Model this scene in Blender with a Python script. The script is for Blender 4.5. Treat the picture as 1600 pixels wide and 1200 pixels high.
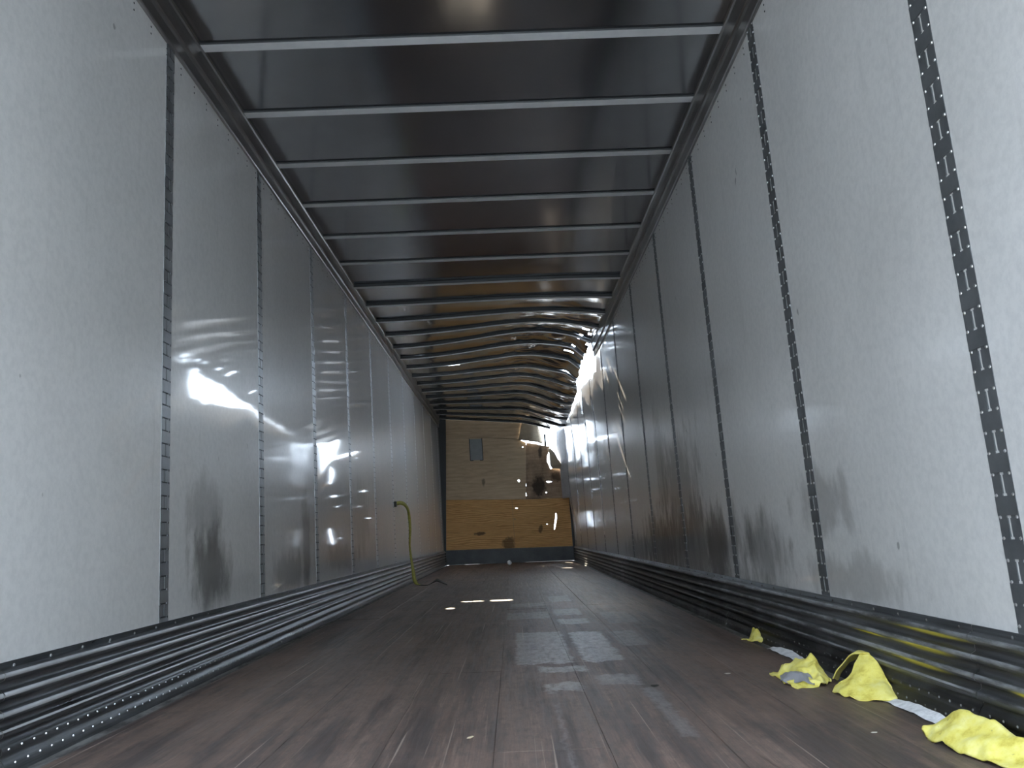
import bpy, bmesh, math, random
from mathutils import Vector, Matrix, noise
from mathutils.geometry import delaunay_2d_cdt

random.seed(7)
scene = bpy.context.scene
for o in list(bpy.data.objects):
    bpy.data.objects.remove(o)
COL = scene.collection

# ------------------------------------------------------------------ camera
YAW, PITCH, ROLL, FPX = 0.0057, 0.1848, -0.0396, 1250.47
fw = Vector((math.sin(YAW) * math.cos(PITCH), math.cos(YAW) * math.cos(PITCH), math.sin(PITCH)))
r0 = Vector((math.cos(YAW), -math.sin(YAW), 0))
u0 = r0.cross(fw)
rt = math.cos(ROLL) * r0 + math.sin(ROLL) * u0
up = -math.sin(ROLL) * r0 + math.cos(ROLL) * u0
cam = bpy.data.cameras.new('camera')
cam.sensor_fit = 'HORIZONTAL'
cam.sensor_width = 36.0
cam.lens = FPX / 1600 * 36.0
cam.clip_start = 0.02
cam.clip_end = 500
camo = bpy.data.objects.new('camera', cam)
COL.objects.link(camo)
M = Matrix.Identity(4)
for i in range(3):
    M[i][0], M[i][1], M[i][2] = rt[i], up[i], -fw[i]
M[0][3], M[1][3], M[2][3] = 0.0706, 0.0, 0.5461
camo.matrix_world = M
scene.camera = camo

# ------------------------------------------------------------------ sky, sun, exposure
world = bpy.data.worlds.new('sky')
scene.world = world
world.use_nodes = True
bg = world.node_tree.nodes['Background']
bg.inputs[0].default_value = (0.72, 0.845, 1.0, 1)
bg.inputs[1].default_value = 4.6
sun = bpy.data.lights.new('sun', 'SUN')
sun.energy = 6.5
sun.angle = 0.0093
sun.color = (1.0, 0.86, 0.66)
suno = bpy.data.objects.new('sun', sun)
COL.objects.link(suno)
SUN_TRAVEL = Vector((.62, -3.94, -2.93))
suno.rotation_euler = SUN_TRAVEL.to_track_quat('-Z', 'Y').to_euler()
suno.location = (-2, 40, 20)
scene.view_settings.view_transform = 'Standard'
scene.view_settings.look = 'None'
scene.view_settings.gamma = 1.0
scene.view_settings.use_curve_mapping = False
scene.view_settings.exposure = 1.85
scene.cycles.max_bounces = 14
scene.cycles.diffuse_bounces = 8
scene.cycles.glossy_bounces = 8

# ------------------------------------------------------------------ dimensions (metres)
HW = 1.2575           # half inner width
SH = -0.0279          # the racked body leans this much per metre of height
DEND = 15.734         # inner face of the front wall
YREAR = -0.30         # rear door sill
Y0 = 3.1383           # a wall joint
PITCHJ = 1.22
YB = 3.3904           # a roof bow
PITCHB = 0.61
ZROOF = 2.842
ZBOW = 2.826
ZRAIL = 2.667
ZSC = 0.270           # top of scuff liner

def S(x, y, z):
    return (x + SH * z, y, z)

def smooth(a, b, t):
    t = max(0.0, min(1.0, (t - a) / (b - a)))
    return t * t * (3 - 2 * t)

def table(tab, t):
    if t <= tab[0][0]:
        return tab[0][1]
    for (a, va), (b, vb) in zip(tab, tab[1:]):
        if t <= b:
            return va + (vb - va) * (t - a) / (b - a)
    return tab[-1][1]

# ------------------------------------------------------------------ builders
def link(o, parent=None):
    COL.objects.link(o)
    if parent is not None:
        o.parent = parent
    return o

def mesh(name, verts, faces, mat, parent=None, smooth_shade=False, shear=True):
    me = bpy.data.meshes.new(name)
    me.from_pydata([S(*v) if shear else tuple(v) for v in verts], [], faces)
    me.validate()
    bm = bmesh.new()
    bm.from_mesh(me)
    bmesh.ops.recalc_face_normals(bm, faces=bm.faces)
    bm.to_mesh(me)
    bm.free()
    if smooth_shade:
        for p in me.polygons:
            p.use_smooth = True
    me.materials.append(mat)
    o = bpy.data.objects.new(name, me)
    return link(o, parent)

def empty(name, loc=(0, 0, 0)):
    o = bpy.data.objects.new(name, None)
    o.empty_display_size = 0.1
    o.location = loc
    return link(o)

def tag(o, label, cat, kind=None, group=None):
    o['label'] = label
    o['category'] = cat
    if kind:
        o['kind'] = kind
    if group:
        o['group'] = group
    return o

class MB:
    """collects geometry for one mesh object"""
    def __init__(self):
        self.v, self.f = [], []

    def add(self, vs, fs):
        n = len(self.v)
        self.v += [tuple(v) for v in vs]
        self.f += [tuple(i + n for i in f) for f in fs]

    def box(self, x0, x1, y0, y1, z0, z1):
        vs = [(x, y, z) for z in (z0, z1) for y in (y0, y1) for x in (x0, x1)]
        self.add(vs, [(0, 2, 3, 1), (4, 5, 7, 6), (0, 1, 5, 4), (2, 6, 7, 3), (0, 4, 6, 2), (1, 3, 7, 5)])

    def dome(self, c, n, r, h, seg=6):
        """rivet head: c centre, n outward axis"""
        n = Vector(n).normalized()
        a = n.orthogonal().normalized()
        b = n.cross(a)
        c = Vector(c)
        vs = []
        for rr, hh in ((r, 0), (r * .72, h * .7)):
            for i in range(seg):
                t = 2 * math.pi * i / seg
                vs.append(c + a * rr * math.cos(t) + b * rr * math.sin(t) + n * hh)
        vs.append(c + n * h)
        fs = []
        for i in range(seg):
            j = (i + 1) % seg
            fs.append((i, j, seg + j, seg + i))
            fs.append((seg + i, seg + j, 2 * seg))
        self.add(vs, fs)

    def sweep(self, prof, ys, side=None, closed=False):
        """extrude a (x, z) profile along y"""
        n = len(prof)
        vs = [(p[0], y, p[1]) for y in ys for p in prof]
        fs = []
        m = n if closed else n - 1
        for k in range(len(ys) - 1):
            for i in range(m):
                j = (i + 1) % n
                fs.append((k * n + i, k * n + j, (k + 1) * n + j, (k + 1) * n + i))
        self.add(vs, fs)

    def build(self, name, mat, parent=None, smooth_shade=False, shear=True):
        return mesh(name, self.v, self.f, mat, parent, smooth_shade, shear)

def grid_faces(nu, nv):
    return [(i * nv + j, i * nv + j + 1, (i + 1) * nv + j + 1, (i + 1) * nv + j)
            for i in range(nu - 1) for j in range(nv - 1)]

# ------------------------------------------------------------------ materials
class NT:
    def __init__(self, name):
        self.m = bpy.data.materials.new(name)
        self.m.use_nodes = True
        self.t = self.m.node_tree
        self.b = self.t.nodes['Principled BSDF']

    def n(self, kind, **kw):
        nd = self.t.nodes.new(kind)
        for k, v in kw.items():
            setattr(nd, k, v)
        return nd

    def l(self, a, b):
        self.t.links.new(a, b)

    def coords(self, scale=(1, 1, 1), loc=(0, 0, 0)):
        tc = self.n('ShaderNodeTexCoord')
        mp = self.n('ShaderNodeMapping')
        mp.inputs['Scale'].default_value = scale
        mp.inputs['Location'].default_value = loc
        self.l(tc.outputs['Object'], mp.inputs[0])
        return mp.outputs[0]

    def noise(self, vec, scale=5, detail=4, rough=.6, dist=0):
        nd = self.n('ShaderNodeTexNoise')
        nd.inputs['Scale'].default_value = scale
        nd.inputs['Detail'].default_value = detail
        nd.inputs['Roughness'].default_value = rough
        nd.inputs['Distortion'].default_value = dist
        self.l(vec, nd.inputs['Vector'])
        return nd.outputs['Fac']

    def ramp(self, fac, stops):
        r = self.n('ShaderNodeValToRGB')
        els = r.color_ramp.elements
        while len(els) < len(stops):
            els.new(.5)
        for e, (p, c) in zip(els, stops):
            e.position = p
            e.color = (c[0], c[1], c[2], 1) if isinstance(c, (tuple, list)) else (c, c, c, 1)
        self.l(fac, r.inputs[0])
        return r.outputs[0]

    def math(self, op, a, b=None, clamp=False):
        nd = self.n('ShaderNodeMath', operation=op)
        nd.use_clamp = clamp
        for i, v in enumerate((a, b)):
            if v is None:
                continue
            if isinstance(v, (int, float)):
                nd.inputs[i].default_value = v
            else:
                self.l(v, nd.inputs[i])
        return nd.outputs[0]

    def mix(self, fac, a, b, blend='MIX'):
        nd = self.n('ShaderNodeMix', data_type='RGBA', blend_type=blend)
        for i, v in ((0, fac), (6, a), (7, b)):
            if isinstance(v, (int, float)):
                nd.inputs[i].default_value = v
            elif isinstance(v, (tuple, list)):
                nd.inputs[i].default_value = (v[0], v[1], v[2], 1)
            else:
                self.l(v, nd.inputs[i])
        return nd.outputs[2]

    def blob(self, cy, cz, ry, rz, wob=.5, nscale=3.0, cx=None, rx=1.0):
        """irregular patch mask around (y, z), 0..1, for a mark with a shape of its own"""
        tc = self.n('ShaderNodeTexCoord')
        sep = self.n('ShaderNodeSeparateXYZ')
        self.l(tc.outputs['Object'], sep.inputs[0])
        dy = self.math('DIVIDE', self.math('SUBTRACT', sep.outputs[1], cy), ry)
        if cx is None:
            dz = self.math('DIVIDE', self.math('SUBTRACT', sep.outputs[2], cz), rz)
        else:
            dz = self.math('DIVIDE', self.math('SUBTRACT', sep.outputs[0], cx), rx)
        d2 = self.math('ADD', self.math('MULTIPLY', dy, dy), self.math('MULTIPLY', dz, dz))
        d = self.math('SQRT', d2)
        ns = self.noise(self.coords((1, 1, .45) if cx is None else (1, 1, 1)), nscale, 6, .65)
        d = self.math('ADD', d, self.math('MULTIPLY', self.math('SUBTRACT', ns, .5), wob * 2))
        mr = self.n('ShaderNodeMapRange', interpolation_type='SMOOTHSTEP')
        mr.inputs[1].default_value = 1.0
        mr.inputs[2].default_value = 0.35
        self.l(d, mr.inputs[0])
        return mr.outputs[0]

    def set(self, **kw):
        names = dict(color='Base Color', rough='Roughness', metal='Metallic', spec='Specular IOR Level')
        for k, v in kw.items():
            i = self.b.inputs[names[k]]
            if isinstance(v, (int, float)):
                i.default_value = v
            elif isinstance(v, (tuple, list)):
                i.default_value = (v[0], v[1], v[2], 1)
            else:
                self.l(v, i)
        return self

    def bump(self, h, strength=.2, dist=.01):
        nd = self.n('ShaderNodeBump')
        nd.inputs['Strength'].default_value = strength
        nd.inputs['Distance'].default_value = dist
        self.l(h, nd.inputs['Height'])
        self.l(nd.outputs[0], self.b.inputs['Normal'])
        return self

def wall_material(name, stains, rough0, rough1, coat):
    m = NT(name)
    big = m.noise(m.coords((1, .8, .5)), 1.7, 5, .62)
    fine = m.noise(m.coords((1, 1, 1)), 38, 4, .7)
    col = m.ramp(big, [(.30, (.66, .66, .655)), (.62, (.78, .775, .765))])
    col = m.mix(.35, col, m.ramp(fine, [(.35, (.58, .585, .585)), (.6, (.80, .795, .785))]))
    # vertical rub marks
    rub = m.noise(m.coords((1, 7, .6)), 2.2, 5, .7)
    col = m.mix(m.ramp(rub, [(.60, 0.0), (.80, .28)]), col, (.34, .34, .33))
    # small scattered black marks
    sc = m.noise(m.coords((1, 1, .7)), 13, 2, .5)
    col = m.mix(m.ramp(sc, [(.765, 0.0), (.79, .55)]), col, (.06, .06, .06))
    for (cy, cz, ry, rz, amt, wob) in stains:
        k = m.blob(cy, cz, ry * 1.15, rz * 1.15, wob * 1.5, 8.0)
        col = m.mix(m.math('MULTIPLY', k, amt), col, (.050, .048, .044))
    m.set(color=col, rough=.30, spec=.5)
    m.b.inputs['Coat Weight'].default_value = coat
    m.l(m.ramp(big, [(.3, rough1), (.65, rough0)]), m.b.inputs['Coat Roughness'])
    wav = m.noise(m.coords((1, .5, .35)), 1.1, 2, .5)
    m.bump(wav, .03, .008)
    return m.m

M_WL = wall_material('liner_left', [(3.62, .46, .26, .22, .75, .55), (3.55, .68, .22, .2, .35, .6), (5.28, .52, .14, .40, .6, .5),
                                    (4.9, .38, .4, .14, .45, .5), (7.2, .75, .5, .35, .25, .6), (6.4, .42, .8, .12, .4, .5)], .03, .06, 1.0)
M_WR = wall_material('liner_right', [(5.5, .42, 1.7, .32, .72, .6), (5.6, .75, .7, .50, .5, .75), (6.6, .40, .8, .30, .65, .7), (6.2, 1.0, .25, .5, .4, .7),
                                     (3.85, .42, .35, .22, .5, .6), (3.05, .62, .3, .14, .4, .7), (4.75, .40, .3, .3, .7, .6),
                                     (7.6, .36, 1.0, .14, .5, .6), (2.9, .34, .5, .10, .35, .6)], .07, .13, .55)

m = NT('joint_steel')
n1 = m.noise(m.coords((1, 1, 1)), 9, 5, .65)
m.set(color=m.ramp(n1, [(.3, (.34, .36, .38)), (.7, (.48, .50, .52))]), metal=.85, rough=m.ramp(n1, [(.3, .36), (.7, .46)]))
M_JOINT = m.m
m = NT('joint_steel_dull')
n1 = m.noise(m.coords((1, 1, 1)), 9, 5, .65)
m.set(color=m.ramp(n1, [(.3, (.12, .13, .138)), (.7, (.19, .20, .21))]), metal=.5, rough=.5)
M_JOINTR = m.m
m = NT('rivet_steel')
m.set(color=(.62, .63, .64), metal=.9, rough=.3)
M_RIVET = m.m
m = NT('slot_recess')
m.set(color=(.72, .72, .71), rough=.5)
M_SLOT = m.m

def scuff_material(name, streaks, dirt):
    m = NT(name)
    n1 = m.noise(m.coords((1, .35, 2.0)), 7, 6, .7)
    n2 = m.noise(m.coords((1, .15, 6)), 16, 4, .6)
    col = m.ramp(n1, [(.3, (.14, .15, .165)), (.65, (.30, .32, .34))] if not dirt else [(.3, (.13, .135, .14)), (.65, (.28, .29, .30))])
    g = m.ramp(n2, [(.42, 0.0), (.62, 1.0)])
    col = m.mix(m.math('MULTIPLY', g, .5), col, (.10, .10, .10))
    for (cy, cz, ry, rz, amt) in dirt:
        col = m.mix(m.math('MULTIPLY', m.blob(cy, cz, ry, rz, .5, 4), amt), col, (.022, .021, .020))
    met = .9
    if streaks:
        mask = None
        for (cy, cz, ry, rz) in streaks:
            k = m.blob(cy, cz, ry, rz, .18, 9)
            mask = k if mask is None else m.math('MAXIMUM', mask, k)
        col = m.mix(mask, col, (.86, .76, .10))
        met = m.math('SUBTRACT', .9, m.math('MULTIPLY', mask, .9))
    m.set(color=col, metal=met, rough=m.ramp(n1, [(.3, .26), (.7, .44)] if not dirt else [(.3, .42), (.7, .60)]))
    m.bump(n1, .25, .003)
    return m.m

M_SCL = scuff_material('scuff_left', [], [])
M_SCR = scuff_material('scuff_right',
                       [(2.34, .227, .26, .010), (2.40, .180, .22, .013), (2.42, .131, .20, .012), (1.92, .131, .10, .012),
                        (2.75, .18, .16, .007)],
                       [(6.6, .12, 3.4, .34, .95), (4.0, .06, 1.4, .10, .85), (2.6, .03, 1.6, .07, .7), (11.0, .12, 3.0, .3, .75)])

m = NT('scuff_crest_highlight')
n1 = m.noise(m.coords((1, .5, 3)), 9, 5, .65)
m.set(color=m.ramp(n1, [(.3, (.40, .42, .44)), (.65, (.72, .74, .76))]), metal=.5, rough=.34)  # rubbed crests, lighter so the ridge highlight is painted into the colour
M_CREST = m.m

m = NT('scuff_crest_highlight_dirty')
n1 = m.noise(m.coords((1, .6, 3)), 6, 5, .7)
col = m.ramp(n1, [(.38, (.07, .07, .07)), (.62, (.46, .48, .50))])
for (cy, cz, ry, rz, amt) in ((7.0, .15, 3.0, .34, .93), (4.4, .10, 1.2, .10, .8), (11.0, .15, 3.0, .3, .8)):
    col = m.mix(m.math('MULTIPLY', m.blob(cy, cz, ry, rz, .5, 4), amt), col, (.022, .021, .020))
m.set(color=col, metal=.5, rough=.38)  # right-hand crests: painted ridge highlight, broken up by dirt
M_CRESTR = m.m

m = NT('rail_aluminium')
n1 = m.noise(m.coords((1, .3, 1)), 6, 5, .6)
m.set(color=m.ramp(n1, [(.3, (.30, .29, .28)), (.7, (.46, .45, .44))]), metal=.95, rough=.30)
M_RAIL = m.m
m = NT('roof_sheet')
n1 = m.noise(m.coords((1, 1, 1)), 3, 5, .6)
m.set(color=m.ramp(n1, [(.3, (.53, .55, .57)), (.7, (.60, .62, .64))]), metal=1.0, rough=.15)
M_ROOF = m.m
m = NT('bow_galvanised')
n1 = m.noise(m.coords((1, 1, 1)), 12, 4, .6)
m.set(color=m.ramp(n1, [(.3, (.76, .79, .81)), (.7, (.86, .88, .89))]), metal=0.0, rough=.5)
M_BOW = m.m

# floor timber
m = NT('floor_timber')
g1 = m.noise(m.coords((9, .45, 1)), 5, 9, .75, .3)
g2 = m.noise(m.coords((45, .8, 1)), 4, 6, .75)
g3 = m.noise(m.coords((5, 2.2, 1)), 6, 8, .78)
big = m.noise(m.coords((1, .6, 1)), 1.5, 7, .7)
col = m.ramp(g1, [(.32, (.075, .047, .037)), (.50, (.185, .125, .102)), (.68, (.33, .240, .198))])
col = m.mix(m.math('MULTIPLY', m.ramp(g2, [(.42, 0.0), (.62, 1.0)]), .55), col, (.080, .060, .052))
info = m.n('ShaderNodeObjectInfo')
col = m.mix(m.math('MULTIPLY', info.outputs['Random'], .30), col, (.22, .155, .128))
col = m.mix(m.ramp(g3, [(.45, 0.0), (.68, .75)]), col, (.060, .052, .050))
lane = m.noise(m.coords((3.2, .22, 1)), 3.4, 6, .68)
col = m.mix(m.ramp(lane, [(.46, 0.0), (.60, .75)]), col, (.055, .046, .045))
col = m.mix(m.ramp(big, [(.50, 0.0), (.66, .6)]), col, (.25, .165, .130))
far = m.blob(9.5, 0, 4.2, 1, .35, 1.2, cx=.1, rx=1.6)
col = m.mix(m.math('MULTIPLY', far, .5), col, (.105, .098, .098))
# worn grey rectangles where the finish is rubbed off between dirty lines
tcw = m.n('ShaderNodeTexCoord')
sw = m.n('ShaderNodeSeparateXYZ')
m.l(tcw.outputs['Object'], sw.inputs[0])
jx = m.math('MULTIPLY', m.math('SUBTRACT', m.noise(m.coords((1, 1, 1)), 14, 5, .7), .5), .08)
wx = m.math('ADD', sw.outputs[0], jx)
wy = m.math('ADD', sw.outputs[1], m.math('MULTIPLY', m.math('SUBTRACT', m.noise(m.coords((1, 1, 1), (5, 3, 1)), 9, 5, .7), .5), .30))
worn = None
for (cx, cy, rx, ry, amt) in ((.185, 4.10, .130, .56, .85), (.44, 4.08, .095, .52, 1.0), (.25, 3.40, .105, .075, .8), (.235, 3.02, .075, .10, .8),
                              (.44, 3.13, .085, .11, .6), (.15, 5.6, .15, .22, .5), (.42, 5.15, .10, .16, .8), (.64, 4.3, .075, .30, .45),
                              (.42, 5.75, .10, .22, .6), (.16, 6.4, .14, .16, .4), (.43, 6.9, .1, .3, .4), (.72, 5.3, .1, .35, .3),
                              (.52, 2.62, .03, .35, .5), (.19, 2.35, .012, .40, .5)):
    ax = m.math('SUBTRACT', rx, m.math('ABSOLUTE', m.math('SUBTRACT', wx, cx)))
    ay = m.math('SUBTRACT', ry, m.math('ABSOLUTE', m.math('SUBTRACT', wy, cy)))
    mr = m.n('ShaderNodeMapRange')
    mr.inputs[1].default_value = 0.0
    mr.inputs[2].default_value = .018
    mr.inputs[4].default_value = amt
    m.l(m.math('MINIMUM', ax, ay), mr.inputs[0])
    worn = mr.outputs[0] if worn is None else m.math('MAXIMUM', worn, mr.outputs[0])
wmot = m.ramp(g3, [(.40, 1.0), (.66, .25)])
worn = m.math('MULTIPLY', worn, wmot)
col = m.mix(m.math('MULTIPLY', worn, .65), col, (.38, .37, .375))
# pale scratches along the length
scr = m.noise(m.coords((26, .22, 1)), 3.2, 2, .4)
col = m.mix(m.ramp(scr, [(.69, 0.0), (.74, .55)]), col, (.46, .37, .31))
rgh = m.mix(worn, m.ramp(g1, [(.3, .36), (.7, .60)]), (.34, .34, .34))
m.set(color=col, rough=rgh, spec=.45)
m.bump(g1, .5, .004)
M_FLOOR = m.m
m = NT('floor_seam')
m.set(color=(.03, .028, .027), rough=.8)
M_SUB = m.m
m = NT('edge_channel')
n1 = m.noise(m.coords((3, 1, 1)), 5, 6, .7)
m.set(color=m.ramp(n1, [(.40, (.05, .047, .045)), (.62, (.20, .195, .19))]), rough=.7)
M_EDGE = m.m
m = NT('white_residue')
n1 = m.noise(m.coords((1, 1, 1)), 40, 5, .7)
m.set(color=m.ramp(n1, [(.3, (.60, .60, .62)), (.6, (.86, .86, .88))]), rough=.9)
m.bump(n1, .6, .005)
M_RESID = m.m

def plywood(name, dark, mid, light, wave=5.0, grime=.0):
    m = NT(name)
    w = m.n('ShaderNodeTexWave', wave_type='BANDS', bands_direction='Z')
    w.inputs['Scale'].default_value = wave
    w.inputs['Distortion'].default_value = 16.0
    w.inputs['Detail'].default_value = 4.0
    w.inputs['Detail Scale'].default_value = .45
    m.l(m.coords((.55, 1, 2.2)), w.inputs['Vector'])
    n1 = m.noise(m.coords((.55, 1, 3.6)), 3, 7, .68, 1.6)
    col = m.mix(.45 if wave > 3 else .85, m.ramp(w.outputs['Fac'], [(.1, dark), (.5, mid), (.9, light)]),
                m.ramp(n1, [(.3, dark), (.5, mid), (.7, light)]))
    n2 = m.noise(m.coords((1, 1, .6)), 2.6, 6, .7)
    if grime:
        col = m.mix(m.ramp(n2, [(.42, 0.0), (.66, grime)]), col, (.030, .022, .018))
    m.set(color=col, rough=.62, spec=.3)
    m.bump(n1, .25, .003)
    return m

def finish_ply(m, marks):
    col = m.b.inputs['Base Color'].links[0].from_socket
    for (cx, cz, rx, rz, amt, c) in marks:
        tcn = m.n('ShaderNodeTexCoord')
        sep = m.n('ShaderNodeSeparateXYZ')
        m.l(tcn.outputs['Object'], sep.inputs[0])
        dx = m.math('DIVIDE', m.math('SUBTRACT', sep.outputs[0], cx), rx)
        dz = m.math('DIVIDE', m.math('SUBTRACT', sep.outputs[2], cz), rz)
        d = m.math('SQRT', m.math('ADD', m.math('MULTIPLY', dx, dx), m.math('MULTIPLY', dz, dz)))
        ns = m.noise(m.coords((1, 1, .6)), 9, 6, .7)
        d = m.math('ADD', d, m.math('MULTIPLY', m.math('SUBTRACT', ns, .5), 2.2))
        mr = m.n('ShaderNodeMapRange', interpolation_type='SMOOTHSTEP')
        mr.inputs[1].default_value = 1.0
        mr.inputs[2].default_value = .5
        m.l(d, mr.inputs[0])
        col = m.mix(m.math('MULTIPLY', mr.outputs[0], amt), col, c)
    m.set(color=col)
    return m.m

M_PLY_OLD = finish_ply(plywood('plywood_weathered', (.56, .41, .26), (.72, .55, .36), (.82, .66, .46), 2.0),
                       [(-.48, 1.55, .05, .10, .6, (.08, .06, .04)), (.1, 1.9, .5, .3, .25, (.62, .50, .34))])
M_PLY_RAW = finish_ply(plywood('plywood_raw', (.54, .26, .085), (.82, .46, .17), (.92, .60, .27), 4.5),
                       [(-.58, .57, .13, .04, .8, (.07, .035, .02)), (-.02, .36, .13, .16, .7, (.10, .06, .03)),
                        (.60, .62, .06, .10, .7, (.08, .04, .02))])
M_PLY_DIRT = finish_ply(plywood('plywood_dirty', (.33, .22, .145), (.48, .34, .225), (.58, .43, .30), 2.0, .55),
                        [(.60, 1.42, .16, .26, .85, (.035, .025, .02)), (.95, 1.62, .16, .12, .8, (.06, .03, .018)),
                         (.66, 2.10, .05, .16, .8, (.04, .03, .025))])
m = NT('pale_board')
n1 = m.noise(m.coords((1, 1, 3)), 6, 5, .6)
m.set(color=m.ramp(n1, [(.3, (.58, .47, .33)), (.7, (.72, .62, .46))]), rough=.7)
M_PALE = m.m
m = NT('liner_back_matte')
n1 = m.noise(m.coords((1, 1, 1)), 5, 5, .65)
m.set(color=m.ramp(n1, [(.3, (.40, .40, .41)), (.7, (.56, .56, .57))]), rough=.8, spec=.15)
M_MATTE = m.m
m = NT('kick_plate_grey')
n1 = m.noise(m.coords((1, 1, 1)), 4, 5, .65)
m.set(color=m.ramp(n1, [(.3, (.085, .095, .105)), (.7, (.15, .16, .17))]), metal=.3, rough=.55)
M_KICK = m.m
m = NT('dark_post')
m.set(color=(.055, .06, .065), metal=.3, rough=.5)
M_POST = m.m
m = NT('access_plate')
n1 = m.noise(m.coords((1, 1, 1)), 8, 4, .6)
m.set(color=m.ramp(n1, [(.3, (.34, .37, .39)), (.7, (.42, .45, .47))]), rough=.5)
M_PLATE = m.m
m = NT('yellow_foam')
n1 = m.noise(m.coords((1, 1, 1)), 22, 6, .65)
n2 = m.noise(m.coords((1, 1, 1)), 60, 3, .6)
col = m.ramp(n1, [(.30, (.62, .50, .08)), (.46, (.82, .73, .17)), (.70, (.90, .84, .33))])
col = m.mix(m.ramp(n2, [(.66, 0.0), (.74, .55)]), col, (.16, .13, .05))
m.set(color=col, rough=.75, spec=.25)
m.bump(n2, .3, .003)
M_YEL = m.m
m = NT('grey_tape')
m.set(color=(.34, .34, .37), rough=.4, metal=.2)
M_TAPE = m.m
m = NT('strap_webbing')
n1 = m.noise(m.coords((1, 1, 1)), 40, 3, .6)
m.set(color=m.ramp(n1, [(.3, (.17, .17, .02)), (.7, (.32, .31, .05))]), rough=.7)
M_STRAP = m.m
m = NT('strap_dark')
m.set(color=(.035, .035, .03), rough=.7)
M_STRAPD = m.m
m = NT('paper_scrap')
m.set(color=(.62, .58, .52), rough=.8)
M_SCRAP = m.m
m = NT('asphalt')
n1 = m.noise(m.coords((1, 1, 1)), 2, 6, .7)
m.set(color=m.ramp(n1, [(.3, (.07, .07, .07)), (.7, (.12, .12, .115))]), rough=.9)
M_GROUND = m.m

# ------------------------------------------------------------------ damage fields
LIFT = [(6.5, 0), (7.66, .02), (8.27, .055), (8.88, .10), (9.49, .145), (10.1, .14), (10.7, .13), (11.3, .09),
        (11.9, .085), (12.5, .06), (13.15, .03), (13.8, 0)]
DROP = [(9.2, 0), (10.1, .0), (10.7, .04), (11.3, .09), (11.9, .14), (12.5, .19), (13.1, .21), (13.8, .23), (14.5, .17), (15.7, .12)]
EDGE = [(9.35, 1.222), (9.70, 1.165), (10.5, 1.150), (11.6, 1.155), (12.1, 1.222), (15.1, 1.222), (15.4, 1.10), (15.73, .86)]

def roof_edge(y):
    return table(EDGE, y) if y > 9.35 else 1.222

def roof_z(x, y, crumple=True):
    t = max(0.0, min(1.0, (x + 1.2) / 2.4))
    z = ZROOF + table(LIFT, y) * math.sin(math.pi * t ** 1.87)
    z -= table(DROP, y) * smooth(.30, 1.2, x)
    z -= .085 * smooth(9.3, 9.8, y) * (1 - smooth(11.2, 12.0, y)) * smooth(.98, 1.16, x)
    z -= smooth(13.2, 15.6, y) * .085 * (x + 1.2)
    if crumple and y > 7.0:
        ph = abs(math.sin(math.pi * (y - YB) / PITCHB))
        w = smooth(7.2, 9.8, y) * (.18 + .82 * smooth(-.5, .9, x))
        a = noise.noise(Vector((x * 2.1 + .5 * y, y * 2.6, 3.1)))
        b = 1 - abs(noise.noise(Vector((x * 4.3 - y * 1.4, y * 5.5, 7.7)))) * 2
        z += w * (ph ** .6) * (.022 * a + .018 * (b - .5)) + smooth(7.0, 8.5, y) * .010 * math.sin(math.pi * (y - YB) / PITCHB) ** 2
    return z

WTOP = [(9.40, 2.70), (9.62, 2.66), (9.72, 2.47), (9.9, 2.50), (10.1, 2.455), (10.3, 2.52), (10.6, 2.54), (11.0, 2.565), (11.6, 2.65), (12.1, 2.73),
        (12.9, 2.785), (14.3, 2.82), (15.0, 2.80), (15.45, 2.66), (15.734, 2.36)]

def wall_top(y):
    return table(WTOP, y) if y > 9.4 else 2.70

def wall_bulge(y, z):
    """how far the right-hand wall is pushed inwards"""
    b = .06 * smooth(14.6, 15.6, y) * smooth(.5, 1.6, z) * (1 - .45 * smooth(1.9, 2.6, z))
    b += .03 * smooth(9.3, 10, y) * (1 - smooth(11.4, 12.4, y)) * smooth(1.9, 2.4, z)
    b += .05 * smooth(12.5, 15.5, y) * smooth(1.9, 2.7, z)
    return b

# ------------------------------------------------------------------ the setting
g = MB()
g.add([(-60, -60, -1.25), (60, -60, -1.25), (60, 90, -1.25), (-60, 90, -1.25)], [(0, 1, 2, 3)])
tag(g.build('ground', M_GROUND, shear=False), 'grey asphalt yard outside the trailer body', 'ground', 'structure')

# unseen concrete front added behind the open rear doors to set the rear light
m = NT('added_front_concrete')
n1 = m.noise(m.coords((1, 1, 1)), 1.2, 6, .65)
m.set(color=m.ramp(n1, [(.3, (.23, .265, .285)), (.7, (.29, .325, .35))]), rough=.85)
added_front = tag(empty('added_rear_front', (0, -9, -1.25)), 'unseen grey concrete front added behind the trailer to set its rear light', 'building', 'structure')
wb = MB()
wb.box(-25, 25, -2.0, 0, 0, 9.0)
wb.box(-25.2, 25.2, -2.2, .2, 9.0, 9.3)
wb.build('added_facade', m.m, added_front, shear=False)
for k in range(-3, 4):
    db = MB()
    for q in range(6):
        db.box(k * 5.0 - 1.3, k * 5.0 + 1.3, 0, .05, 1.2 + q * .48, 1.2 + q * .48 + .47)
    db.build('added_dock_door', M_KICK, added_front, shear=False)

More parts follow.
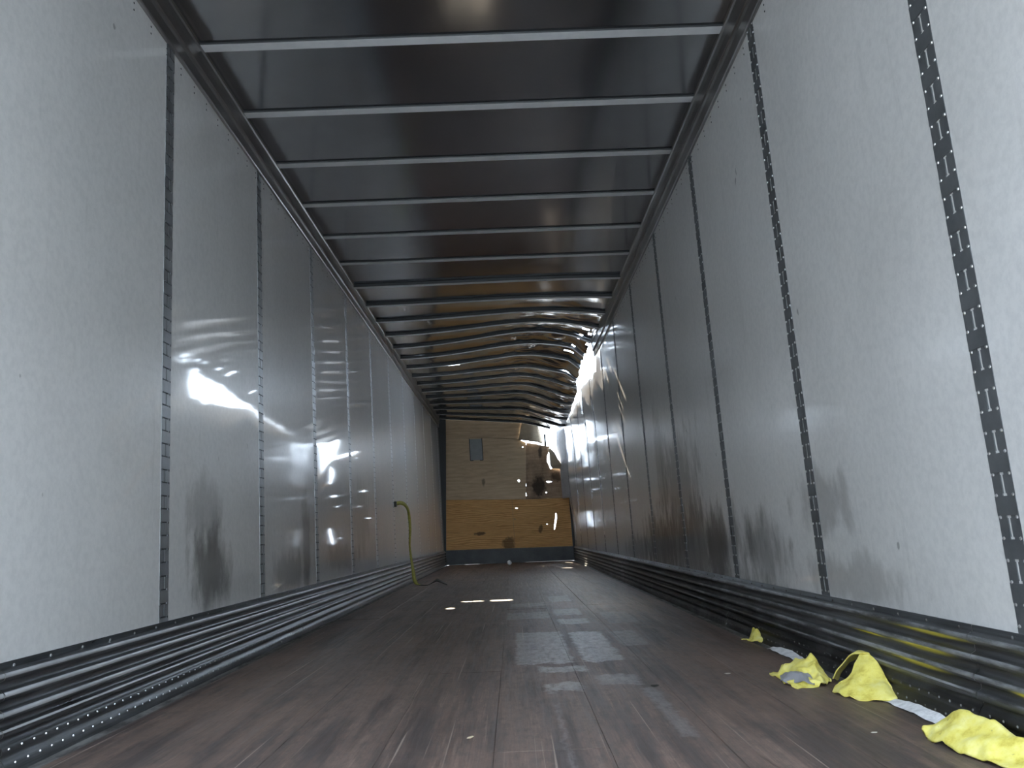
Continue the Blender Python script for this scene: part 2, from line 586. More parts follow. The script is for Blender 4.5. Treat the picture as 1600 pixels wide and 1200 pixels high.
# floor: boards on a dark sub-floor
floor = tag(empty('floor'), 'dark worn timber plank floor of the trailer', 'floor', 'structure')
sb = MB()
sb.box(-HW, HW, YREAR, DEND, -.06, -.034)
sb.build('floor_base', M_SUB, floor, shear=False)
NB = 8
bw = 2.36 / NB
for i in range(NB):
    x0 = -1.18 + i * bw
    cuts = [YREAR]
    y = YREAR + 2.2 + (i * 1.37) % 2.6
    while y < DEND - 1.2:
        cuts.append(y)
        y += 3.9
    cuts.append(DEND)
    for a, b in zip(cuts, cuts[1:]):
        dz = random.uniform(-.0015, .0)
        bm = MB()
        ga, ch = .0004, .0010
        X0, X1, Y0b, Y1b = x0 + ga, x0 + bw - ga, a + .001, b - .001
        zt = dz
        vs = [(X0, Y0b, -.034), (X1, Y0b, -.034), (X1, Y1b, -.034), (X0, Y1b, -.034),
              (X0, Y0b, zt - ch), (X1, Y0b, zt - ch), (X1, Y1b, zt - ch), (X0, Y1b, zt - ch),
              (X0 + ch, Y0b + ch, zt), (X1 - ch, Y0b + ch, zt), (X1 - ch, Y1b - ch, zt), (X0 + ch, Y1b - ch, zt)]
        fs = [(0, 3, 2, 1), (8, 9, 10, 11)]
        for k in range(4):
            j = (k + 1) % 4
            fs += [(k, j, 4 + j, 4 + k), (4 + k, 4 + j, 8 + j, 8 + k)]
        bm.add(vs, fs)
        bm.build('floor_board', M_FLOOR, floor, shear=False)
for s in (-1, 1):
    e = MB()
    e.box(min(s * 1.182, s * HW), max(s * 1.182, s * HW), YREAR, DEND, -.034, -.004)
    e.build('edge_channel', M_EDGE, floor, shear=False)

def wall(side):
    s = -1 if side == 'left' else 1
    root = tag(empty('wall_' + side),
               'glossy off white panelled wall on the %s with slotted steel joints' % side, 'wall', 'structure')
    mat = M_WL if s < 0 else M_WR
    js = [Y0 + PITCHJ * k for k in range(-3, 11)]
    edges = [YREAR] + [j for j in js if YREAR + .1 < j < DEND - .1] + [DEND]
    gap = .036
    for a, b in zip(edges, edges[1:]):
        ya = a + (gap if a != YREAR else 0)
        yb = b - (gap if b != DEND else 0)
        fancy = s > 0 and b > 9.3
        ny = 14 if fancy else 2
        nz = 22 if fancy else 2
        vs = []
        for face in (0, 1):
            for i in range(ny):
                y = ya + (yb - ya) * i / (ny - 1)
                top = wall_top(y) if s > 0 else 2.70
                if fancy and y > 9.5:
                    top += .02 * noise.noise(Vector((y * 7, 1.3, 0)))
                for j in range(nz):
                    z = top * j / (nz - 1)
                    d = wall_bulge(y, z) if fancy else 0.0
                    vs.append((s * (HW - d + face * .014), y, z))
        n = ny * nz
        fs = grid_faces(ny, nz)
        fs += [tuple(n + q for q in reversed(f)) for f in fs]
        rim = [i * nz for i in range(ny)] + [(ny - 1) * nz + j for j in range(1, nz)] + \
              [i * nz + nz - 1 for i in range(ny - 2, -1, -1)] + [j for j in range(nz - 2, 0, -1)]
        for p, q in zip(rim, rim[1:] + rim[:1]):
            fs.append((p, q, n + q, n + p))
        mesh('wall_panel', vs, fs, mat, root, smooth_shade=False)
    # slotted joint strips; one mesh shared by all of a side (two heights where the wall is torn)
    def strip_meshes(ztop, yref, bent):
        w, sl = .040, .0050
        zs, z = [], .262
        while z < ztop - .01:
            zs.append(z)
            z += .1016
        m1, m2, m3 = MB(), MB(), MB()
        t = .0008
        def X(d, z):
            return s * (HW - d - (wall_bulge(yref, z) if bent else 0))
        for z in zs:
            z1, z2, z3 = z + .022, z + .078, min(z + .1016, ztop)
            zb = min(z2, ztop)
            ce = .026 if s < 0 else .009
            rows = [(z, z1, 0), (z1, z1 + .006, ce), (z1 + .006, zb - .006, sl), (zb - .006, zb, ce), (zb, z3, 0)]
            for (a, b, slot) in rows:
                if b - a < .002:
                    continue
                cols = [(-w, -slot), (slot, w)] if slot else [(-w, w)]
                for (c0, c1) in cols:
                    dt = t if slot else t + .0010       # bridging plate stands proud
                    vs = [(X(dd, zz), yy, zz) for dd in (-.006, dt) for zz in (a, b) for yy in (c0, c1)]
                    m1.add(vs, [(4, 5, 7, 6), (0, 4, 6, 2), (1, 3, 7, 5), (0, 1, 5, 4), (2, 6, 7, 3)])
            for c in (-.032, .032):
                for zz in (z1 + .002, min(z2 - .004, ztop - .01)):
                    m2.dome((X(t, zz), c, zz), (-s, 0, 0), .0052, .0032)
        m3.add([(X(-.002, z), yy, z) for z in (.262, ztop) for yy in (-w, w)], [(0, 1, 3, 2)])
        return m1, m2, m3
    done = {}
    for j in js:
        if not (YREAR + .1 < j < DEND - .1):
            continue
        bent = s > 0 and j > 9.0
        zt = min(ZRAIL + .01, wall_top(j) - .01) if s > 0 else ZRAIL + .01
        key = j if bent else 0
        if key not in done:
            m1, m2, m3 = strip_meshes(zt, j, bent)
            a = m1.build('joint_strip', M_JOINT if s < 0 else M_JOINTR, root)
            b = m2.build('rivets', M_JOINTR if s < 0 else M_RIVET, a)
            c = m3.build('slot_back', M_POST if s < 0 else M_SLOT, a)
            done[key] = (a, b, c)
        else:
            a0, b0, c0 = done[key]
            a = link(a0.copy(), root)
            b = link(b0.copy(), a)
            c = link(c0.copy(), a)
        a.location = (0, j, 0)
        b['kind'] = 'stuff'
    # pairs of small fixings under the top rail
    fx = MB()
    y = YREAR + .1
    lim = 9.2 if s > 0 else DEND
    while y < lim:
        for zz in (ZRAIL - .025, ZRAIL - .055):
            fx.dome((s * HW, y, zz), (-s, 0, 0), .0048, .0025)
        y += .15
    f = fx.build('fixings', M_POST, root)
    f['kind'] = 'stuff'
    return root

wall('left')
wall('right')

# corrugated scuff liner along the foot of each wall
def scuff(side):
    s = -1 if side == 'left' else 1
    root = tag(empty('baseboard_' + side), 'corrugated galvanised steel scuff liner along the foot of the %s wall' % side,
               'baseboard', 'structure')
    prof = [(.004, ZSC), (.010, ZSC), (.0115, .252)]
    for zr in (.238, .190, .142, .098):
        prof += [(.012, zr + .016), (.0185, zr + .0125), (.0255, zr + .0085), (.0285, zr + .003), (.0285, zr - .003),
                 (.0255, zr - .0085), (.0180, zr - .0125), (.012, zr - .016)]
    prof += [(.014, .076), (.020, .068), (.026, .064), (.027, .050), (.022, .045), (.021, .036), (.030, .030),
             (.033, .014), (.036, .006), (.036, -.004)]
    mat = M_SCL if s < 0 else M_SCR
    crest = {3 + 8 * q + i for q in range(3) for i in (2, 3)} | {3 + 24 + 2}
    y = YREAR
    first = True
    while y < DEND - .05:
        y1 = min(y + 2.44, DEND)
        if DEND - y1 < .6:
            y1 = DEND
        mb = MB()
        ys = [y + .0015 + (y1 - y - .003) * i / 12 for i in range(13)]
        vs = []
        for yy in ys:
            for (d, z) in prof:
                jig = .0022 * noise.noise(Vector((yy * 1.7, z * 14, s * 5.0)))
                vs.append((s * (HW - d - jig), yy, z))
        n = len(prof)
        fs = [(k * n + i, k * n + i + 1, (k + 1) * n + i + 1, (k + 1) * n + i) for k in range(12) for i in range(n - 1)]
        mb.add(vs, fs)
        p = mb.build('scuff_panel', mat, root, smooth_shade=True)
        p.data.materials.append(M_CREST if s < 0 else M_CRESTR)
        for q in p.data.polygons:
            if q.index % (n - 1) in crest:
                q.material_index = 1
        rv = MB()
        yy = y + .06
        while yy < y1 - .03:
            rv.dome((s * (HW - .0115), yy, .259), (-s, 0, 0), .0048, .003)
            yy += .17
        yy = y + .03
        while yy < y1 - .02:
            rv.dome((s * (HW - .0265), yy, .057), (-s, 0, .2), .0040, .003, 5)
            rv.dome((s * (HW - .0325), yy + .02, .021), (-s, 0, .2), .0040, .003, 5)
            yy += .055
        r = rv.build('rivets', M_RIVET if s < 0 else M_EDGE, p)
        r['kind'] = 'stuff'
        y = y1
    return root

scuff('left')
scuff('right')

# top rails
def top_rail(idx, side):
    s = -1 if side == 'left' else 1
    yend = DEND if s < 0 else 9.55
    root = tag(empty('trim_%d' % idx),
               'long aluminium top rail between the %s wall and the roof' % side, 'rail', 'structure')
    prof = [(-.002, ZRAIL), (.012, ZRAIL), (.016, ZRAIL + .006), (.017, ZRAIL + .060), (.022, ZRAIL + .074), (.030, ZRAIL + .078),
            (.031, ZRAIL + .120), (.036, ZRAIL + .150), (.042, ZRAIL + .158), (.042, ZROOF + .012), (-.002, ZROOF + .012)]
    y = YREAR
    while y < yend - .05:
        y1 = min(y + 4.88, yend)
        if yend - y1 < 1.5:
            y1 = yend
        mb = MB()
        vs = []
        ny = 9
        for i in range(ny):
            yy = y + .001 + (y1 - y - .002) * i / (ny - 1)
            sag = .04 * smooth(8.9, 9.55, yy) if s > 0 else 0
            inn = .03 * smooth(8.9, 9.55, yy) if s > 0 else 0
            vs += [(s * (HW - d - inn), yy, z - sag) for d, z in prof]
        n = len(prof)
        fs = [(k * n + i, k * n + (i + 1) % n, (k + 1) * n + (i + 1) % n, (k + 1) * n + i) for k in range(ny - 1) for i in range(n)]
        fs += [tuple(range(n)), tuple((ny - 1) * n + i for i in range(n))]
        mb.add(vs, fs)
        mb.build('rail_length', M_RAIL, root)
        y = y1

top_rail(1, 'left')
top_rail(2, 'right')

# roof
ceil = tag(empty('ceiling'), 'dull aluminium sheet roof over cross bows, crumpled and torn at the far right', 'ceiling', 'structure')
ys = [YREAR + .25 * i for i in range(29)]
y = ys[-1]
while y < DEND - .02:
    y += .045
    ys.append(min(y, DEND - .004))
NX = 60
vs = []
for y in ys:
    xe = roof_edge(y)
    if y > 9.4:
        xe += .022 * noise.noise(Vector((y * 5.0, 0, 2))) + .012 * noise.noise(Vector((y * 15, 0, 4)))
    for j in range(NX):
        t = j / (NX - 1)
        x = -1.222 + (xe + 1.222) * t
        vs.append((x, y, roof_z(x, y)))
fs = grid_faces(len(ys), NX)
# small punctures by the torn rail; left slits added to throw floor sun patches
PUNC = [(1.10, 9.12, .040, .05), (1.17, 9.30, .022, .05), (1.05, 9.52, .020, .10), (1.15, 9.62, .020, .06), (1.02, 10.05, .03, .06),
        (.98, 10.35, .05, .03), (1.0, 11.3, .035, .05),
        (-.59, 10.81, .080, .060), (-.82, 10.80, .065, .040), (-.97, 10.20, .030, .060)]
def punched(f):
    cx = sum(vs[i][0] for i in f) / 4
    cy = sum(vs[i][1] for i in f) / 4
    return any(abs(cx - px) < rx and abs(cy - py) < ry for px, py, rx, ry in PUNC)
fs = [f for f in fs if not (vs[f[0]][1] > 8.8 and punched(f))]
mesh('roof_sheet', vs, fs, M_ROOF, ceil, smooth_shade=True)
# unseen sheet added above the front corner hole to block direct sun
vs = []
for i in range(16):
    y = 14.95 + 2.05 * i / 15
    for j in range(10):
        x = .40 + .92 * j / 9
        vs.append((x, y, 2.935 + .045 * (y - 14.95) + .02 * noise.noise(Vector((x * 3, y * 2, 9)))))
mesh('added_sun_shade', vs, grid_faces(16, 10), M_ROOF, ceil, smooth_shade=True)

def bow(k):
    y = YB + PITCHB * k
    xe = roof_edge(y) - (.0 if y < 9.2 else .02)
    nx = 2 if y < 7 else 36
    h = .010 if y < 6.5 else .027
    hat = [(-.044, 0), (-.031, -.002), (-.029, -h), (.029, -h), (.031, -.002), (.044, 0)]
    vs = []
    for i in range(nx):
        x = -1.222 + (xe + 1.222) * i / (nx - 1)
        tw = 0.0
        if y > 8.5:
            tw = .05 * smooth(8.5, 10, y) * smooth(0, 1, x) * noise.noise(Vector((x * 2.2, y, 5)))
        for (dy, dz) in hat:
            vs.append((x, y + dy + tw, roof_z(x, y, False) - .0005 + dz))
    n = len(hat)
    fs = [(i * n + q, i * n + q + 1, (i + 1) * n + q + 1, (i + 1) * n + q) for i in range(nx - 1) for q in range(n - 1)]
    o = mesh('roof_bow', vs, fs, M_BOW, ceil)
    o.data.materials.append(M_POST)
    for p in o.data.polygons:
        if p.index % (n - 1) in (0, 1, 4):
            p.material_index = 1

for k in range(-5, 21):
    bow(k)

# ------------------------------------------------------------------ front wall
front = tag(empty('wall_front'), 'far end wall of weathered and raw plywood, torn open at the top right corner', 'wall', 'structure')

def board(name, outline, holes, mat, parent, y0=DEND, thick=.018, jag=0.0):
    """flat board in the x-z plane with real holes through it"""
    def jagged(pts):
        if not jag:
            return pts
        out = []
        for (a, b) in zip(pts, pts[1:] + pts[:1]):
            n = max(1, int(math.hypot(b[0] - a[0], b[1] - a[1]) / .05))
            for i in range(n):
                t = i / n
                p = Vector((a[0] + (b[0] - a[0]) * t, a[1] + (b[1] - a[1]) * t))
                if i:
                    p += Vector((random.uniform(-jag, jag), random.uniform(-jag, jag)))
                out.append((p.x, p.y))
        return out
    outline = jagged(list(outline))
    loops = [outline] + holes
    co, ed = [], []
    for lp in loops:
        n = len(co)
        co += [Vector(p) for p in lp]
        ed += [(n + i, n + (i + 1) % len(lp)) for i in range(len(lp))]
    v2, e2, f2, *_ = delaunay_2d_cdt(co, ed, [], 0, 1e-5)
    def inside(p, poly):
        c = False
        for (a, b) in zip(poly, poly[1:] + poly[:1]):
            if (a[1] > p[1]) != (b[1] > p[1]) and p[0] < (b[0] - a[0]) * (p[1] - a[1]) / (b[1] - a[1]) + a[0]:
                c = not c
        return c
    keep = []
    for f in f2:
        c = (sum(v2[i][0] for i in f) / len(f), sum(v2[i][1] for i in f) / len(f))
        if inside(c, outline) and not any(inside(c, h) for h in holes):
            keep.append(tuple(f))
    cnt = {}
    for f in keep:
        for a, b in zip(f, f[1:] + f[:1]):
            k = (min(a, b), max(a, b))
            cnt.setdefault(k, []).append((a, b))
    n = len(v2)
    vs = [(p[0], y0, p[1]) for p in v2] + [(p[0], y0 + thick, p[1]) for p in v2]
    fs = list(keep) + [tuple(n + i for i in reversed(f)) for f in keep]
    for k, l in cnt.items():
        if len(l) == 1:
            a, b = l[0]
            fs.append((a, b, n + b, n + a))
    return mesh(name, vs, fs, mat, parent)

def chip(cx, cz, rx, rz, tilt=0.0, n=7):
    out = []
    for i in range(n):
        t = 2 * math.pi * i / n
        k = random.uniform(.6, 1.15)
        a, b = rx * k * math.cos(t), rz * k * math.sin(t)
        out.append((cx + a * math.cos(tilt) - b * math.sin(tilt), cz + a * math.sin(tilt) + b * math.cos(tilt)))
    return out

board('top_plywood', [(-1.10, 2.88), (-.2, 2.86), (.39, 2.78), (.45, 2.57), (.322, 2.38), (-.319, 2.430), (-1.116, 2.436)], [], M_PLY_OLD, front)
board('upper_plywood', [(-1.116, 2.430), (-.32, 2.424), (.321, 2.368), (.452, 2.300), (.379, 1.200), (-1.177, 1.246)],
      [chip(.26, 1.561, .022, .030), chip(.387, 2.216, .014, .014)], M_PLY_OLD, front)
board('dirty_plywood', [(.458, 2.296), (.60, 2.27), (.917, 2.214), (.895, 2.139), (.853, 2.027), (.845, 1.901), (.896, 1.761), (.998, 1.79),
                        (1.096, 1.753), (1.20, 1.72), (1.215, 1.20), (.384, 1.198)],
      [chip(.845, 1.515, .058, .024), chip(.78, 1.31, .016, .012), chip(.25 + .14, 1.9, .002, .002)], M_PLY_DIRT, front, jag=.010)
board('raw_plywood', [(-1.178, 1.240), (-.4, 1.218), (.10, 1.200), (.10, .276), (-1.227, .282)],
      [chip(-.0, .9, .001, .001)], M_PLY_RAW, front, y0=DEND - .004)
board('raw_plywood', [(.104, 1.200), (.378, 1.190), (1.235, 1.192), (1.235, .274), (.104, .276)],
      [chip(.181, 1.031, .036, .009), chip(.133, .822, .026, .010, -.4), chip(.754, .701, .014, .009),
       [(.930, .905), (.950, .900), (.946, .800), (.915, .660), (.890, .590), (.876, .600), (.890, .690), (.915, .800)]],
      M_PLY_RAW, front, y0=DEND - .004)
board('kick_plate', [(-1.24, .276), (1.17, .262), (1.235, .262), (1.235, .0), (-1.245, .0)], [], M_KICK, front, y0=DEND - .02, thick=.03)
# unseen strips added behind the board seams to stop light leaking through
for (x0, x1, z0, z1) in ((-1.25, .36, 2.36, 2.46), (-1.25, 1.25, 1.13, 1.26), (.40, .50, 1.2, 2.26), (.06, .16, .28, 1.2), (-1.25, 1.25, .22, .32),
                         (-1.25, -1.07, .28, 2.86), (1.15, 1.25, .28, 1.6)):
    bt = MB()
    bt.box(x0, x1, DEND + .020, DEND + .045, z0, z1)
    bt.build('seam_light_stop', M_PLY_DIRT, front)
# pale torn flap, leaning a little into the trailer
vs = []
P4 = [(.40, 2.70), (.71, 2.62), (.79, 2.27), (.312, 2.355)]
for i in range(9):
    for j in range(9):
        u, v = i / 8, j / 8
        x = (P4[0][0] * (1 - u) + P4[1][0] * u) * (1 - v) + (P4[3][0] * (1 - u) + P4[2][0] * u) * v
        z = (P4[0][1] * (1 - u) + P4[1][1] * u) * (1 - v) + (P4[3][1] * (1 - u) + P4[2][1] * u) * v
        jg = .02 * noise.noise(Vector((x * 9, z * 9, 1))) if (i in (0, 8) or j in (0, 8)) else 0
        vs.append((x + jg, DEND - .03 - .05 * math.sin(math.pi * u) + .02 * v, z + jg))
o = mesh('torn_flap', vs, grid_faces(9, 9), M_PALE, front, smooth_shade=True)
o['label'] = 'pale torn board flap'
sm = o.modifiers.new('thickness', 'SOLIDIFY')
sm.thickness = .008
# curled splinter below the torn corner
vs = []
CUR = [((.87, 2.17), (.93, 2.16)), ((.90, 2.05), (1.00, 2.07)), ((.895, 1.93), (1.05, 1.95)), ((.90, 1.83), (1.11, 1.84)), ((.93, 1.77), (1.19, 1.75))]
for i, (a, b) in enumerate(CUR):
    for j in range(6):
        t = j / 5
        vs.append((a[0] + (b[0] - a[0]) * t, DEND - .02 - .10 * t * math.sin(math.pi * (i + .6) / 5.2), a[1] + (b[1] - a[1]) * t))
o = mesh('torn_flap', vs, grid_faces(5, 6), M_PALE, front, smooth_shade=True)
sm = o.modifiers.new('thickness', 'SOLIDIFY')
sm.thickness = .006
# liner sheet bent across the broken corner
vs = []
for i in range(14):
    t = i / 13
    for j in range(20):
        z = 1.18 + (2.70 - .22 * t + .03 * noise.noise(Vector((t * 6, 3, 1))) - 1.18) * j / 19
        bend = .02 * noise.noise(Vector((t * 2, z * 2.5, 6)))
        x = 1.235 - .150 * t ** 1.6 - .03 * smooth(1.5, 2.2, z) + bend
        vs.append((x, 15.18 + .52 * t, z))
o = mesh('bent_liner_sheet', vs, grid_faces(14, 20), M_MATTE, front, smooth_shade=True)
o['label'] = 'pale liner sheet bent across the broken corner'
# bent vertical stub of the corner post left standing in the hole
st = MB()
st.box(.815, .855, DEND + .05, DEND + .09, 2.20, 2.46)
st.build('post_stub', M_POST, front)
# access plate with its frame brackets
ap = MB()
ap.box(-.655, -.415, DEND - .010, DEND - .001, 1.992, 2.412)
o = ap.build('access_plate', M_PLATE, front)
o['label'] = 'small grey access plate'
br = MB()
for sx in (-1, 1):
    cx = -.535 + sx * .124
    br.box(cx - .007, cx + .007, DEND - .016, DEND - .001, 1.985, 2.419)
br.box(-.655, -.60, DEND - .016, DEND - .001, 1.980, 1.993)
br.box(-.47, -.415, DEND - .016, DEND - .001, 1.980, 1.993)
br.build('plate_frame', M_POST, o)
# corner posts
cp = MB()
cp.add([(-HW, DEND - .05, 0), (-1.236, DEND - .05, 0), (-1.236, DEND + .02, 0), (-HW, DEND + .02, 0),
        (-HW, DEND - .05, 2.86), (-1.10, DEND - .05, 2.86), (-1.10, DEND + .02, 2.86), (-HW, DEND + .02, 2.86)],
       [(0, 1, 5, 4), (1, 2, 6, 5), (2, 3, 7, 6), (3, 0, 4, 7), (4, 5, 6, 7)])
cp.build('corner_post', M_POST, front)
cp = MB()
cp.box(1.215, HW, DEND - .03, DEND + .03, 0, 1.25)
cp.build('corner_post', M_POST, front)

# ------------------------------------------------------------------ loose things
def cr(p0, p1, p2, p3, t):
    return .5 * ((2 * p1) + (-p0 + p2) * t + (2 * p0 - 5 * p1 + 4 * p2 - p3) * t * t + (-p0 + 3 * p1 - 3 * p2 + p3) * t ** 3)

def dense(row, n):
    row = [Vector(r) for r in row]
    out = []
    m = len(row) - 1
    for i in range(n):
        t = i / (n - 1) * m
        k = min(int(t), m - 1)
        f = t - k
        P = [row[max(0, min(m, k + q))] for q in (-1, 0, 1, 2)]
        out.append(cr(*P, f))
    return out

def sheet(name, rows, mat, parent=None, nu=36, nv=36, rough=.006, freq=22, seed=0.0, thick=.004, shear=False, zmin=.003, jag=.006):
    """soft crumpled sheet through a net of control points"""
    cols = [dense(r, nv) for r in rows]
    vs = []
    G = [dense([c[j] for c in cols], nu) for j in range(nv)]
    for i in range(nu):
        for j in range(nv):
            p = G[j][i].copy()
            q = p * freq + Vector((seed, seed * 2, 0))
            d = Vector((noise.noise(q), noise.noise(q + Vector((31, 0, 0))), noise.noise(q + Vector((0, 57, 0)))))
            p += d * rough
            fq = G[j][i] * (freq * .55) + Vector((seed * 3, 0, seed))
            fold = 1 - 2 * abs(noise.noise(fq)) + .5 * (1 - 2 * abs(noise.noise(fq * 2.3)))
            p.z += (fold - .9) * rough * 1.5
            if i in (0, nu - 1) or j in (0, nv - 1):
                p += d.yzx * jag
            p.z = max(p.z, zmin)
            vs.append(tuple(p))
    o = mesh(name, vs, grid_faces(nu, nv), mat, parent, smooth_shade=True, shear=shear)
    if thick:
        md = o.modifiers.new('thickness', 'SOLIDIFY')
        md.thickness = thick
        md.offset = 1.0
    return o

# big near wad
o = sheet('yellow_foam_scrap', [
    [(1.092, 2.17, .006), (1.088, 2.10, .004), (1.093, 2.00, .004), (1.110, 1.90, .004), (1.13, 1.80, .004)],
    [(1.105, 2.178, .014), (1.108, 2.12, .022), (1.115, 2.02, .024), (1.130, 1.92, .022), (1.15, 1.82, .018)],
    [(1.130, 2.180, .016), (1.140, 2.13, .044), (1.148, 2.04, .048), (1.156, 1.93, .042), (1.17, 1.83, .030)],
    [(1.150, 2.182, .020), (1.168, 2.12, .062), (1.172, 2.04, .070), (1.178, 1.94, .056), (1.19, 1.84, .036)],
    [(1.170, 2.186, .010), (1.190, 2.13, .040), (1.195, 2.04, .052), (1.197, 1.94, .040), (1.20, 1.84, .024)],
    [(1.185, 2.180, .004), (1.200, 2.12, .006), (1.204, 2.04, .008), (1.206, 1.94, .006), (1.206, 1.84, .004)]],
    M_YEL, rough=.007, freq=16, seed=1.0, nu=44, nv=44)
tag(o, 'largest yellow foam scrap, crumpled flat in the nearest right corner of the floor', 'foam scrap', group='yellow foam scraps along the right wall')

# tented scrap with an open arch
root = empty('yellow_foam_scrap', (1.17, 2.68, 0))
sheet('tented_sheet', [
    [(1.195, 2.760, .110), (1.214, 2.725, .116), (1.224, 2.685, .090), (1.224, 2.635, .040), (1.226, 2.575, .006)],
    [(1.170, 2.745, .080), (1.190, 2.705, .086), (1.200, 2.665, .066), (1.206, 2.610, .034), (1.205, 2.565, .006)],
    [(1.140, 2.730, .050), (1.160, 2.690, .054), (1.172, 2.645, .042), (1.180, 2.600, .024), (1.180, 2.570, .005)],
    [(1.105, 2.750, .024), (1.120, 2.690, .030), (1.132, 2.640, .024), (1.140, 2.610, .014), (1.140, 2.590, .004)],
    [(1.085, 2.740, .006), (1.085, 2.690, .006), (1.095, 2.640, .005), (1.110, 2.610, .004), (1.128, 2.595, .003)]],
    M_YEL, root, rough=.005, freq=18, seed=4.0)
sheet('arched_flap', [
    [(1.214, 2.725, .117), (1.200, 2.755, .116), (1.178, 2.800, .098), (1.158, 2.845, .062), (1.140, 2.87, .022)],
    [(1.226, 2.760, .112), (1.214, 2.790, .112), (1.196, 2.825, .096), (1.176, 2.870, .058), (1.156, 2.90, .016)],
    [(1.236, 2.800, .088), (1.226, 2.830, .090), (1.212, 2.860, .076), (1.194, 2.895, .044), (1.174, 2.92, .006)]],
    M_YEL, root, rough=.004, freq=18, seed=6.0, nu=20, nv=30)
for c in root.children:
    for v in c.data.vertices:
        v.co -= root.location
tag(root, 'tent shaped yellow foam scrap with an open arch, middle of the pile', 'foam scrap', group='yellow foam scraps along the right wall')

# crumpled scrap with a bit of grey tape
root = empty('yellow_foam_scrap', (1.08, 2.92, 0))
C_SHIFT = Vector((-.022, .04, 0))
sheet('crumpled_sheet', [
    [(1.015, 3.07, .003), (1.020, 2.98, .004), (1.012, 2.90, .004), (1.010, 2.82, .003), (1.02, 2.775, .003)],
    [(1.062, 3.06, .024), (1.066, 2.99, .034), (1.058, 2.92, .030), (1.052, 2.85, .014), (1.05, 2.785, .004)],
    [(1.106, 3.01, .060), (1.112, 2.96, .064), (1.100, 2.90, .046), (1.086, 2.84, .022), (1.072, 2.780, .004)],
    [(1.132, 2.98, .074), (1.138, 2.93, .072), (1.126, 2.88, .050), (1.110, 2.83, .022), (1.092, 2.790, .004)],
    [(1.150, 2.97, .040), (1.160, 2.92, .040), (1.148, 2.87, .034), (1.130, 2.82, .016), (1.108, 2.80, .004)],
    [(1.160, 2.97, .004), (1.172, 2.91, .006), (1.160, 2.86, .012), (1.142, 2.82, .006), (1.118, 2.81, .003)]],
    M_YEL, root, rough=.012, freq=20, seed=9.0, nu=42, nv=42)
sheet('tape_piece', [
    [(1.012, 2.925, .010), (1.040, 2.905, .034), (1.066, 2.870, .034), (1.095, 2.845, .028)],
    [(1.004, 2.885, .008), (1.030, 2.872, .024), (1.060, 2.845, .026), (1.092, 2.818, .018)],
    [(1.000, 2.850, .006), (1.026, 2.842, .014), (1.054, 2.812, .014), (1.084, 2.796, .010)]],
    M_TAPE, root, rough=.008, freq=26, seed=2.0, nu=18, nv=22, thick=.002, zmin=.005)['label'] = 'torn grey tape'
for c in root.children:
    for v in c.data.vertices:
        v.co -= root.location
root.location += C_SHIFT
tag(root, 'crumpled yellow foam scrap with torn grey tape on it', 'foam scrap', group='yellow foam scraps along the right wall')

o = sheet('yellow_foam_scrap', [
    [(1.155, 4.03, .003), (1.165, 4.00, .008), (1.172, 3.975, .003)],
    [(1.180, 4.02, .004), (1.186, 3.98, .012), (1.190, 3.94, .004)],
    [(1.202, 4.03, .030), (1.200, 3.98, .026), (1.202, 3.92, .004)],
    [(1.212, 4.03, .056), (1.214, 3.98, .046), (1.214, 3.91, .010)],
    [(1.219, 4.01, .050), (1.220, 3.97, .040), (1.220, 3.92, .016)]],
    M_YEL, rough=.007, freq=24, seed=12.0, nu=26, nv=22)
tag(o, 'smallest yellow foam scrap, farthest along the foot of the right wall', 'foam scrap', group='yellow foam scraps along the right wall')

# white powdery residue in the gap beside the floor
def residue(name, y0, y1, label):
    vs = []
    nu, nv = 40, 9
    for i in range(nu):
        y = y0 + (y1 - y0) * i / (nu - 1)
        e = math.sin(math.pi * i / (nu - 1)) ** .4
        for j in range(nv):
            t = j / (nv - 1)
            xo = 1.2205 - .018 * (1 - e)
            x = 1.181 + (xo - 1.181) * t
            vs.append((x, y, -.003 + e * (.006 + .014 * t) + .004 * noise.noise(Vector((x * 30, y * 22, 0)))))
    o = mesh(name, vs, grid_faces(nu, nv), M_RESID, smooth_shade=True, shear=False)
    tag(o, label, 'residue', 'stuff')

residue('white_residue', 2.20, 2.60, 'white powdery residue in the floor gap beside the largest yellow scrap')
residue('white_residue', 3.30, 3.74, 'greyish white powdery residue in the floor gap behind the yellow scraps')

# strap hanging from the left wall
root = empty('cargo_strap', (-1.2, 9.6, 0))
def ribbon(name, pts, wid, mat, n=60):
    """pts: (centre, width direction) pairs"""
    c = dense([p[0] for p in pts], n)
    d = dense([p[1] for p in pts], n)
    vs = []
    for a, b in zip(c, d):
        b = b.normalized() * wid / 2
        vs += [tuple(a - b - root.location), tuple(a + b - root.location)]
    o = mesh(name, vs, grid_faces(n, 2), mat, root, smooth_shade=True, shear=False)
    md = o.modifiers.new('thickness', 'SOLIDIFY')
    md.thickness = .004
    return o
xw = -HW + .012
def wl(y, z, off=0.0):
    return Vector((xw + SH * z + off, y, z))
ribbon('webbing', [(wl(9.24, .930), Vector((0, .1, 1))), (wl(9.55, .955, .03), Vector((0, .1, 1))), (wl(9.85, .925, .05), Vector((.3, .5, 1))),
                   (wl(10.0, .84, .06), Vector((.6, .9, .5))), (wl(9.98, .66, .07), Vector((.6, 1, .1))), (wl(9.95, .45, .06), Vector((.35, 1, 0))),
                   (wl(9.9, .28, .08), Vector((.5, 1, 0))), (Vector((-1.135, 9.75, .16)), Vector((.7, .7, 0))),
                   (Vector((-1.105, 9.6, .07)), Vector((.9, .5, 0))), (Vector((-1.07, 9.52, .02)), Vector((.9, .4, 0))),
                   (Vector((-1.03, 9.50, .006)), Vector((.4, .9, 0)))], .046, M_STRAP)
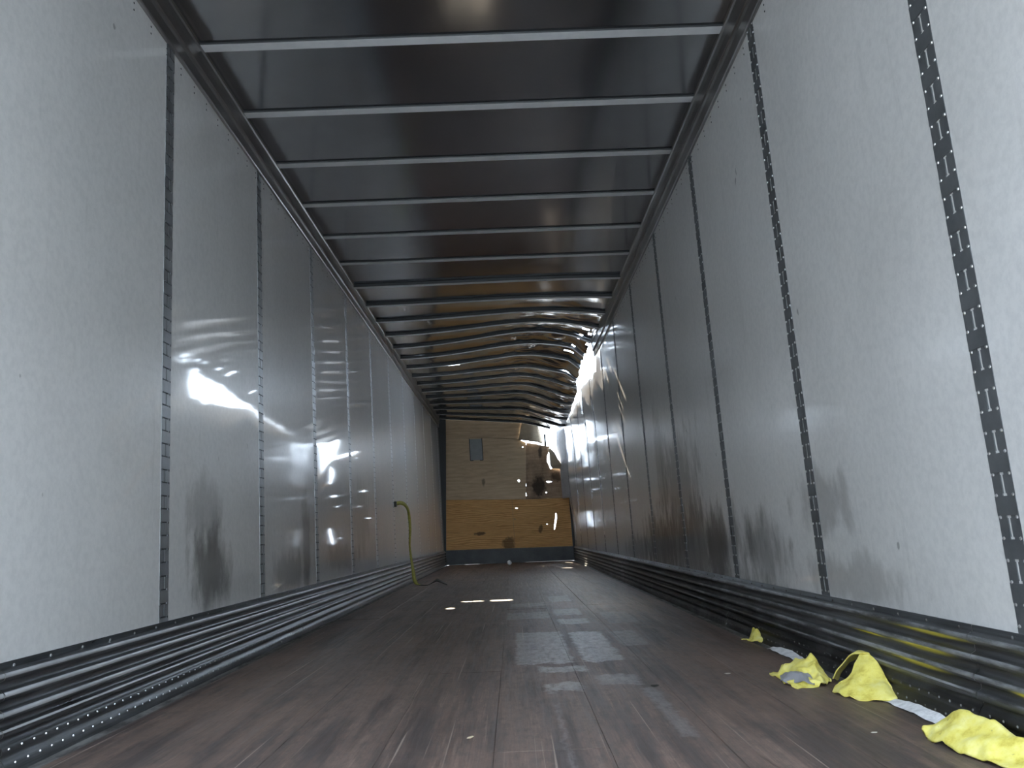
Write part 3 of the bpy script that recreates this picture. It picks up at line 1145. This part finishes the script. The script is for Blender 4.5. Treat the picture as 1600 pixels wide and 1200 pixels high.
o = ribbon('dark_end', [(Vector((-1.03, 9.50, .008)), Vector((.1, 1, 0))), (Vector((-.93, 9.42, .010)), Vector((.1, 1, 0))),
                        (Vector((-.86, 9.40, .045)), Vector((.1, 1, .2))), (Vector((-.82, 9.40, .060)), Vector((0, 1, .2))),
                        (Vector((-.77, 9.39, .040)), Vector((0, 1, .1))), (Vector((-.70, 9.36, .008)), Vector((0, 1, 0)))], .11, M_STRAPD)
o['label'] = 'dark folded end of the strap'
hk = MB()
hk.box(xw - .004, xw + .020, 9.22, 9.27, .90, .96)
v = []
h = mesh('anchor_clip', [(x + SH * z - root.location.x, y - root.location.y, z) for x, y, z in hk.v], hk.f, M_STRAPD, root, shear=False)
tag(root, 'yellow green webbing strap hanging from the left wall down to the floor', 'strap')

# small ball-like scrap and chips on the floor
def scrap(loc, r, mat, name, label, cat, flat=1.0, seed=0, group=None):
    bm = bmesh.new()
    bmesh.ops.create_icosphere(bm, subdivisions=2, radius=r)
    for v in bm.verts:
        v.co *= 1 + .25 * noise.noise(v.co * (2.2 / r) + Vector((seed, 0, 0)))
        v.co.z *= flat
    zm = min(v.co.z for v in bm.verts)
    for v in bm.verts:
        v.co.z -= zm
    me = bpy.data.meshes.new(name)
    bm.to_mesh(me)
    bm.free()
    for p in me.polygons:
        p.use_smooth = flat > .5
    me.materials.append(mat)
    o = bpy.data.objects.new(name, me)
    o.location = loc
    link(o)
    tag(o, label, cat, group=group)
    return o

scrap((-.02, 14.55, 0), .042, M_RESID, 'crumpled_paper', 'small round white paper wad on the floor before the far end wall', 'paper wad', 1.0, 3)
for i, (x, y, r, lab) in enumerate((
        (.851, 3.141, .008, 'pale wood chip on the floor left of the crumpled yellow scrap'),
        (.990, 2.218, .0055, 'pale wood chip on the floor left of the largest yellow scrap'),
        (.547, 2.964, .010, 'dark speck like wood chip near the middle of the right floor half'),
        (-.069, 2.338, .007, 'reddish wood splinter on the near floor left of the centre'))):
    o = scrap((x, y, 0), r, M_SCRAP if i < 2 else (M_STRAPD if i == 2 else M_PALE), 'wood_chip', lab, 'wood chip', .25, i * 7.0, 'chips scattered on the floor')
    o.scale = (1, 2.2, 1) if i == 3 else (1.6, 1, 1)
    o.rotation_euler = (0, 0, -.5 if i == 3 else .2 * i)
